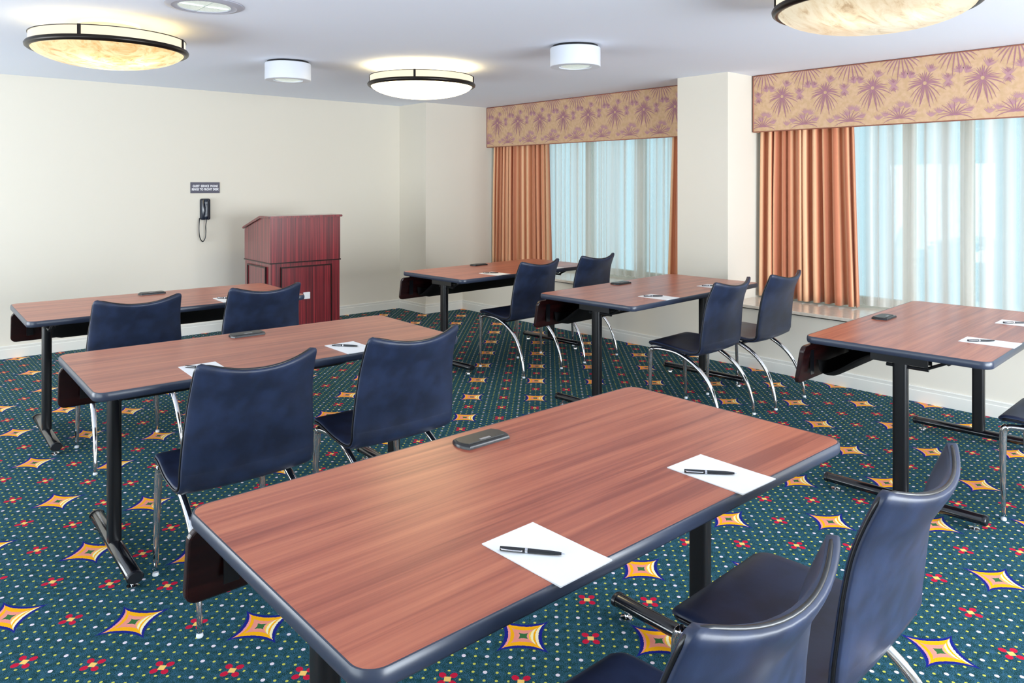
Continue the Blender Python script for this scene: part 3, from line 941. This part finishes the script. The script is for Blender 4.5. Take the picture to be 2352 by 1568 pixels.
# ------------------------------------------------------------------ curtains and valances
def cloth(name, m, yt, yb, x, zt, zb, folds, amp, seed, parent=None, thick=0.0, steps=14, gather=0.6):
    """yt / yb = (start, end) along y at top and bottom"""
    rnd = random.Random(seed)
    n = folds*steps
    wts = [rnd.uniform(0.6, 1.5) for _ in range(folds)]; tot = sum(wts)
    am = [rnd.uniform(0.6, 1.15) for _ in range(folds+1)]
    ph_ = []                                    # s -> phase
    acc = 0
    for f in range(folds):
        for k in range(steps):
            ph_.append((acc + wts[f]*k/steps)/tot)
        acc += wts[f]
    ph_.append(1.0)
    bm = bmesh.new(); uvl = bm.loops.layers.uv.new('UVMap')
    nz = 22; rows = []
    wob = [rnd.uniform(-1, 1) for _ in range(folds+1)]
    for r_ in range(nz+1):
        f = r_/nz; z = zt + (zb-zt)*f
        row = []
        for i, s in enumerate(ph_):
            fi = i/steps; k = min(int(fi), folds-1); fr = fi-k
            a = am[k]*(1-fr)+am[k+1]*fr; w_ = wob[k]*(1-fr)+wob[k+1]*fr
            A_ = amp*a*(0.75+0.4*f)
            c_ = math.cos(2*PI*fi); sn = math.sin(2*PI*fi)
            y = (yt[0]+(yt[1]-yt[0])*s)*(1-f) + (yb[0]+(yb[1]-yb[0])*s)*f
            y -= gather*A_*0.30*math.sin(4*PI*fi)*abs(yt[0]-yt[1])/folds/0.075 + 0.006*w_*math.sin(5*f+3*w_)
            xx = x - A_*c_*(0.9+0.1*math.cos(2*c_)) + 0.006*w_*math.sin(4*f)
            row.append((xx, y, z, i/n))
        rows.append(row)
    V_ = [[bm.verts.new(p[:3]) for p in row] for row in rows]
    for a in range(nz):
        for b_ in range(n):
            fc = bm.faces.new((V_[a][b_], V_[a][b_+1], V_[a+1][b_+1], V_[a+1][b_]))
            for lp, (aa, bb) in zip(fc.loops, ((a, b_), (a, b_+1), (a+1, b_+1), (a+1, b_))):
                lp[uvl].uv = (rows[aa][bb][3]*abs(yt[0]-yt[1])*1.0, 1-aa/nz)
    o = obj(name, bm, m, parent, smooth=True, recalc=False)
    if thick:
        md = o.modifiers.new('thick', 'SOLIDIFY'); md.thickness = thick; md.offset = 0
    return o

ZT = 2.30
d1 = cloth('drape', M['drape'], (6.875, 5.985), (6.90, 5.93), 5.80, ZT, 0.508, 12, 0.050, 4, thick=0.002)
tag(d1, 'copper striped drape at the left side of the far window', 'curtain', 'copper window drapes')
d2 = cloth('drape', M['drape'], (4.27, 3.93), (4.33, 3.93), 5.80, ZT, 0.508, 4, 0.045, 9, thick=0.002)
tag(d2, 'narrow copper striped drape against the left side of the pillar', 'curtain', 'copper window drapes')
d3 = cloth('drape', M['drape'], (3.36, 2.60), (3.375, 2.545), 5.795, ZT, 0.508, 11, 0.052, 15, thick=0.002)
tag(d3, 'wide copper striped drape right of the pillar, at the large window', 'curtain', 'copper window drapes')
s1 = cloth('sheer_curtain', M['sheer'], (6.86, 3.95), (6.86, 3.95), 5.905, ZT, 0.512, 30, 0.020, 21, gather=0.3)
tag(s1, 'white sheer curtain across the far window, left of the pillar', 'curtain', 'sheer window curtains')
s2 = cloth('sheer_curtain', M['sheer'], (3.37, -1.5), (3.37, -1.5), 5.905, ZT, 0.512, 46, 0.020, 33, gather=0.3)
tag(s2, 'white sheer curtain across the large window, right of the pillar', 'curtain', 'sheer window curtains')

def clip_poly(P, lo0, hi0, lo1, hi1):
    def cut(P, ax, lim, sgn):
        out = []
        for i in range(len(P)):
            a, b_ = P[i-1], P[i]
            ia, ib = sgn*(a[ax]-lim) <= 0, sgn*(b_[ax]-lim) <= 0
            if ia != ib:
                f = (lim-a[ax])/(b_[ax]-a[ax]); out.append((a[0]+(b_[0]-a[0])*f, a[1]+(b_[1]-a[1])*f))
            if ib: out.append(b_)
        return out
    for ax, lim, sg_ in ((0, hi0, 1), (0, lo0, -1), (1, hi1, 1), (1, lo1, -1)):
        P = cut(P, ax, lim, sg_)
        if len(P) < 3: return []
    return P

def leaf(cx, cy, ang, L, w, bend=0.0, seg=6):
    """tapered curved stroke as a list of quads in 2-D"""
    pts = []
    x, y, a = cx, cy, ang
    for k in range(seg+1):
        f = k/seg
        ww = w*math.sin(PI*min(1, 0.12+0.88*f))**0.7*(1-0.2*f)
        pts.append((x, y, a, ww if k < seg else 0.0004))
        x += math.cos(a)*L/seg; y += math.sin(a)*L/seg; a += bend/seg
    q = []
    for (x0, y0, a0, w0), (x1, y1, a1, w1) in zip(pts, pts[1:]):
        q.append([(x0-math.sin(a0)*w0, y0+math.cos(a0)*w0), (x0+math.sin(a0)*w0, y0-math.cos(a0)*w0),
                  (x1+math.sin(a1)*w1, y1-math.cos(a1)*w1), (x1-math.sin(a1)*w1, y1+math.cos(a1)*w1)])
    return q

def palm_print(ylo, yhi, zlo, zhi, yc0, seed):
    """returns quads (list of (h, z)) for dark and light print. h axis runs to the viewer's right (toward -y)"""
    dark, light = [], []
    per = 0.362
    n0 = int((yc0-yhi)/per)-1
    for n in range(n0, n0+int((yhi-ylo)/per)+4):
        rnd = random.Random(7)
        hc = -(yc0 - n*per)                 # h = -y
        zc = 2.165
        for k in range(30):
            a = 2*PI*k/30 + rnd.uniform(-.07, .07)
            dn = -math.sin(a)
            L = 0.098 + 0.060*max(0, dn) + 0.02*max(0, math.cos(a))*max(0, dn) + rnd.uniform(-.012, .014)
            if dn < -0.3: L *= 0.72
            b_ = -0.55*math.cos(a) if dn < 0.8 else rnd.uniform(-.3, .3)
            dark += leaf(hc + 0.013*math.cos(a), zc + 0.013*math.sin(a), a + (0.25 if math.cos(a) > 0 else -0.25)*(1 if dn < 0.5 else 0), L, 0.0030 + rnd.uniform(0, .0014), b_*1.2)
        def fan(x, z, a0, R, spread, cnt, w, tgt):
            for i in range(cnt):
                a = a0 + spread*(i/(cnt-1)-.5)
                tgt.extend(leaf(x, z, a, R*rnd.uniform(.8, 1.1), w, rnd.uniform(-.2, .2), 4))
        for (fx, fz, a0, R) in ((0.035, 0.085, 1.2, 0.055), (-0.135, 0.060, 2.0, 0.06), (-0.095, 0.055, 1.1, 0.05), (0.150, 0.010, 1.6, 0.055), (0.150, 0.0, -1.5, 0.05)):
            fan(hc+fx-0.012*math.cos(a0), zc+fz-0.012*math.sin(a0), a0, R*1.25, 1.7, 9, 0.0032, light); fan(hc+fx+0.012*math.cos(a0), zc+fz+0.012*math.sin(a0), a0, R*0.6, 1.3, 4, 0.0028, dark)
        # lower tuft
        hx = hc + 0.19; zt = 1.925
        for k in range(11):
            f = k/10; a = PI*(0.03+0.94*f)
            dark += leaf(hx + 0.008*math.cos(a), zt, a, 0.085 + 0.035*abs(math.cos(a)) + rnd.uniform(-.008, .008), 0.0036, -0.9*math.cos(a))
        for (fx, fz, a0, R) in ((-0.015, 0.045, 1.7, 0.05), (0.045, 0.075, 1.2, 0.045), (0.01, 0.085, 1.5, 0.04), (0.10, 0.02, 1.9, 0.045), (-0.10, 0.02, 1.4, 0.045), (-0.15, 0.0, 1.5, 0.04)):
            fan(hx+fx, zt+fz, a0, R*1.15, 1.9, 9, 0.0032, light)
        # fronds hanging from the top seam
        hx = hc + 0.20; zt = 2.372
        for k in range(12):
            f = k/11; a = -PI*(0.02+0.96*f)
            L = 0.10 + 0.075*math.sin(PI*f)**2*rnd.uniform(.7, 1.1)
            dark += leaf(hx + 0.05*(f-.5)*-2, zt, a, L, 0.0042, 0.5*math.cos(a)*-1)
    return dark, light

def valance(name, ylo, yhi, yc0, label, xf=5.705):
    t = thing(name, label, 'valance', (xf, (ylo+yhi)/2, 1.884))
    oy = (ylo+yhi)/2
    zlo, zhi = 1.884, CEIL-0.001
    bm = bmesh.new()
    box(bm, 0, 0.018, ylo-oy, yhi-oy, 0, zhi-zlo)
    box(bm, 0.018, XW-xf-0.002, ylo-oy, ylo-oy+0.018, 0, zhi-zlo)
    box(bm, 0.018, XW-xf-0.002, yhi-oy-0.018, yhi-oy, 0, zhi-zlo)
    bmesh.ops.bevel(bm, geom=[e for e in bm.edges if abs(e.verts[0].co.x) < 1e-6 and abs(e.verts[1].co.x) < 1e-6], offset=0.005, segments=3, affect='EDGES')
    dk, lt = palm_print(ylo, yhi, zlo, zhi, yc0, 1)
    for quads, mi, off0 in ((lt, 2, 0.0005), (dk, 1, 0.0011)):
        for qi, q in enumerate(quads):
            off = off0 + 0.00003*((qi//4) % 17)
            P = clip_poly(q, -yhi+0.006, -ylo-0.006, zlo+0.007, zhi-0.007)
            if len(P) < 3: continue
            vs = []
            for h, z in P:
                if vs and (Vector((-off, -h-oy, z-zlo))-vs[-1].co).length < 1e-6: continue
                vs.append(bm.verts.new((-off, -h-oy, z-zlo)))
            if len(vs) < 3: continue
            f = bm.faces.new(vs); f.material_index = mi
            f.normal_update()
            if f.normal.x > 0: f.normal_flip()
    o = obj('fabric_board', bm, [VB, VD, VL], t, recalc=False)
    bm = bmesh.new()
    for z in (0.003, zhi-zlo-0.005):
        tube(bm, [(-0.001, ylo-oy+0.003, z), (-0.001, yhi-oy-0.003, z)], 0.0042, 8)
    for y in (ylo-oy+0.003, yhi-oy-0.003):
        tube(bm, [(-0.001, y, 0.003), (-0.001, y, zhi-zlo-0.005)], 0.0042, 8)
    obj('piping', bm, VP, t, smooth=True)
    return t
valance('window_valance', 3.908, 6.926, 6.731, 'palm-print valance over the far window, left of the pillar')
valance('window_valance', -1.55, 3.398, 3.135, 'palm-print valance over the large window, right of the pillar')

# ------------------------------------------------------------------ ceiling fixtures
def bowl_lamp(x, y, label, m_bowl, straps=(0.9, 2.5, 4.1, 5.6)):
    t = thing('ceiling_lamp', label, 'lamp', (x, y, CEIL), 0, 'alabaster bowl ceiling lamps')
    zr = -0.149                                   # ring height below ceiling
    bm = bmesh.new(); R = 0.392; dep = 0.098
    prof = [(0, zr-dep)]
    for k in range(1, 15):
        f = k/14; prof.append((R*math.sin(f*PI/2)**0.98, zr - dep*(math.cos(f*PI/2))**1.15))
    prof[-1] = (R, zr)
    prof += [(R-0.006, zr+0.001)]
    lathe(bm, prof, 64); obj('bowl', bm, m_bowl, t, smooth=True)
    bm = bmesh.new()
    sec = [(0.386, zr-0.004), (0.390, zr-0.010), (0.404, zr-0.012), (0.415, zr-0.004), (0.418, zr+0.008), (0.412, zr+0.018), (0.398, zr+0.018), (0.388, zr+0.006), (0.386, zr-0.004)]
    lathe(bm, sec, 64); obj('rim', bm, M['bronze'], t, smooth=True, angle=50)
    bm = bmesh.new()
    lathe(bm, [(0.398, zr+0.018), (0.398, zr+0.068), (0.393, zr+0.068), (0.393, zr+0.018), (0.398, zr+0.018)], 64)
    obj('drum', bm, M['drum'], t, smooth=True, angle=50)
    bm = bmesh.new()
    lathe(bm, [(0.394, zr+0.067), (0.402, zr+0.067), (0.403, zr+0.071), (0.394, zr+0.071), (0.394, zr+0.067)], 64)
    obj('top_ring', bm, M['bronze'], t, smooth=True, angle=50)
    for a in straps:
        bm = bmesh.new()
        c, s_ = math.cos(a), math.sin(a)
        loops = []
        for z in (zr+0.012, zr+0.072):
            loops.append([(c*r - s_*w, s_*r + c*w, z) for r, w in ((0.398, -0.008), (0.406, -0.008), (0.406, 0.008), (0.398, 0.008))])
        rings(bm, loops); obj('strap', bm, M['bronze'], t)
    bm = bmesh.new(); lathe(bm, [(0, 0), (0.16, 0), (0.16, -0.016), (0.10, -0.02), (0.10, -0.045), (0, -0.045)], 32)
    obj('canopy', bm, M['white_enamel'], t, smooth=True, angle=40)
    bm = bmesh.new()                              # tubes glowing inside the open top
    for r in (0.33, 0.25):
        tube(bm, [(r*math.cos(2*PI*k/32), r*math.sin(2*PI*k/32), -0.095) for k in range(33)], 0.008, 8, cap=False)
    obj('lamp_tube', bm, M['lamp_inner'], t, smooth=True)
    return t
cam_a = lambda x, y: math.atan2(-y, -x)
def st(x, y, offs): 
    a = cam_a(x, y); return [a+o for o in offs]
bowl_lamp(1.112, 4.745, 'amber veined alabaster bowl lamp at the upper left of the ceiling', M['alabaster'], st(1.112, 4.745, (-0.36, 1.18, 2.7, -1.9)))
bowl_lamp(3.335, 4.845, 'brightly glowing bowl lamp at the middle of the ceiling', M['alabaster_bright'], st(3.335, 4.845, (-0.13, 1.42, 3.0, -1.65)))
bowl_lamp(3.32, 1.40, 'pale marbled bowl lamp cut by the top edge at upper right', M['alabaster_white'], st(3.32, 1.40, (-1.45, 0.1, 1.7, 3.2)))

def drum_light(x, y, label):
    t = thing('ceiling_downlight', label, 'downlight', (x, y, CEIL), 0, 'white drum downlights hanging from the ceiling')
    bm = bmesh.new(); lathe(bm, [(0, 0), (0.150, 0), (0.150, -0.016), (0, -0.016)], 40)  # black disc painting the shadow gap between drum and ceiling
    obj('shadow_gap_disc', bm, M['black_metal'], t, smooth=True, angle=40)
    bm = bmesh.new()
    lathe(bm, [(0, -0.016), (0.164, -0.016), (0.166, -0.020), (0.166, -0.137), (0.163, -0.140), (0.108, -0.140), (0.104, -0.130), (0.10, -0.110), (0, -0.110)], 56)
    obj('housing', bm, M['white_enamel'], t, smooth=True, angle=35)
    bm = bmesh.new(); lathe(bm, [(0, -0.146), (0.05, -0.144), (0.085, -0.137), (0.103, -0.128), (0.09, -0.120), (0, -0.118)], 40)
    obj('lens', bm, M['lens'], t, smooth=True)
    return t
drum_light(2.445, 5.30, 'white drum downlight between the two left bowl lamps')
drum_light(3.590, 3.44, 'white drum downlight right of centre, closer to the window wall')
t = thing('recessed_downlight', 'recessed round downlight cut by the top edge of the photo', 'downlight', (1.35, 3.90, CEIL))
bm = bmesh.new(); lathe(bm, [(0.128, -0.001), (0.128, -0.010), (0.150, -0.009), (0.156, -0.012), (0.180, -0.008), (0.188, -0.004), (0.188, -0.001), (0.128, -0.001)], 56)
obj('trim_ring', bm, M['grey_trim'], t, smooth=True, angle=35)
bm = bmesh.new(); lathe(bm, [(0, -0.0015), (0.127, -0.0015), (0.127, -0.006), (0, -0.007)], 48)
rl = obj('lens', bm, M['lens'], t, smooth=True, angle=40)
bm = bmesh.new()
box(bm, -0.124, 0.124, -0.0015, 0.0015, -0.010, -0.0065); box(bm, -0.0015, 0.0015, -0.124, 0.124, -0.010, -0.0065)
obj('cross_blade', bm, M['reflector'], rl)

# ------------------------------------------------------------------ light
def area(name, loc, rot, sx, sy, energy, col):
    l = bpy.data.lights.new(name, 'AREA'); l.shape = 'RECTANGLE'; l.size = sx; l.size_y = sy
    l.energy = energy; l.color = col
    o = bpy.data.objects.new(name, l); C.objects.link(o); o.location = loc; o.rotation_euler = rot
    return o
# added fill lights in the made-up windows, brightening the room and ceiling
area('added_fill_front', (2.6, Y0+0.0, 0.95), (PI/2, 0, 0), 3.6, 1.7, 245, (0.88, 0.94, 1.0))
area('added_fill_front_side', (4.87, Y0+0.0, 1.2), (PI/2, 0, 0), 0.5, 1.3, 75, (0.92, 0.96, 1.0))  # narrow added light, throws leg shadows to the left
area('added_fill_left', (X0+0.0, 1.8, 0.95), (0, -PI/2, 0), 1.7, 3.0, 55, (0.88, 0.94, 1.0))
area('added_fill_left_far', (X0+0.0, 5.5, 0.95), (0, -PI/2, 0), 1.7, 2.8, 105, (0.90, 0.95, 1.0))
w = bpy.data.worlds.new('World'); scn.world = w; w.use_nodes = True
bg = w.node_tree.nodes['Background']
bg.inputs['Color'].default_value = lin((178, 211, 224)); bg.inputs['Strength'].default_value = 1.2

# ------------------------------------------------------------------ camera
cd = bpy.data.cameras.new('Camera'); cam = bpy.data.objects.new('Camera', cd); C.objects.link(cam)
cam.location = (0, 0, 1.452); cam.rotation_euler = (PI/2, 0, -TH)
cd.sensor_width = 36.0; cd.lens = 36.0*1722/2352
cd.shift_y = -362/2352
cd.clip_start = 0.05
scn.camera = cam
scn.view_settings.view_transform = 'Standard'
scn.view_settings.look = 'None'
scn.view_settings.exposure = 0.45
scn.view_settings.gamma = 1.0
scn.view_settings.use_curve_mapping = False
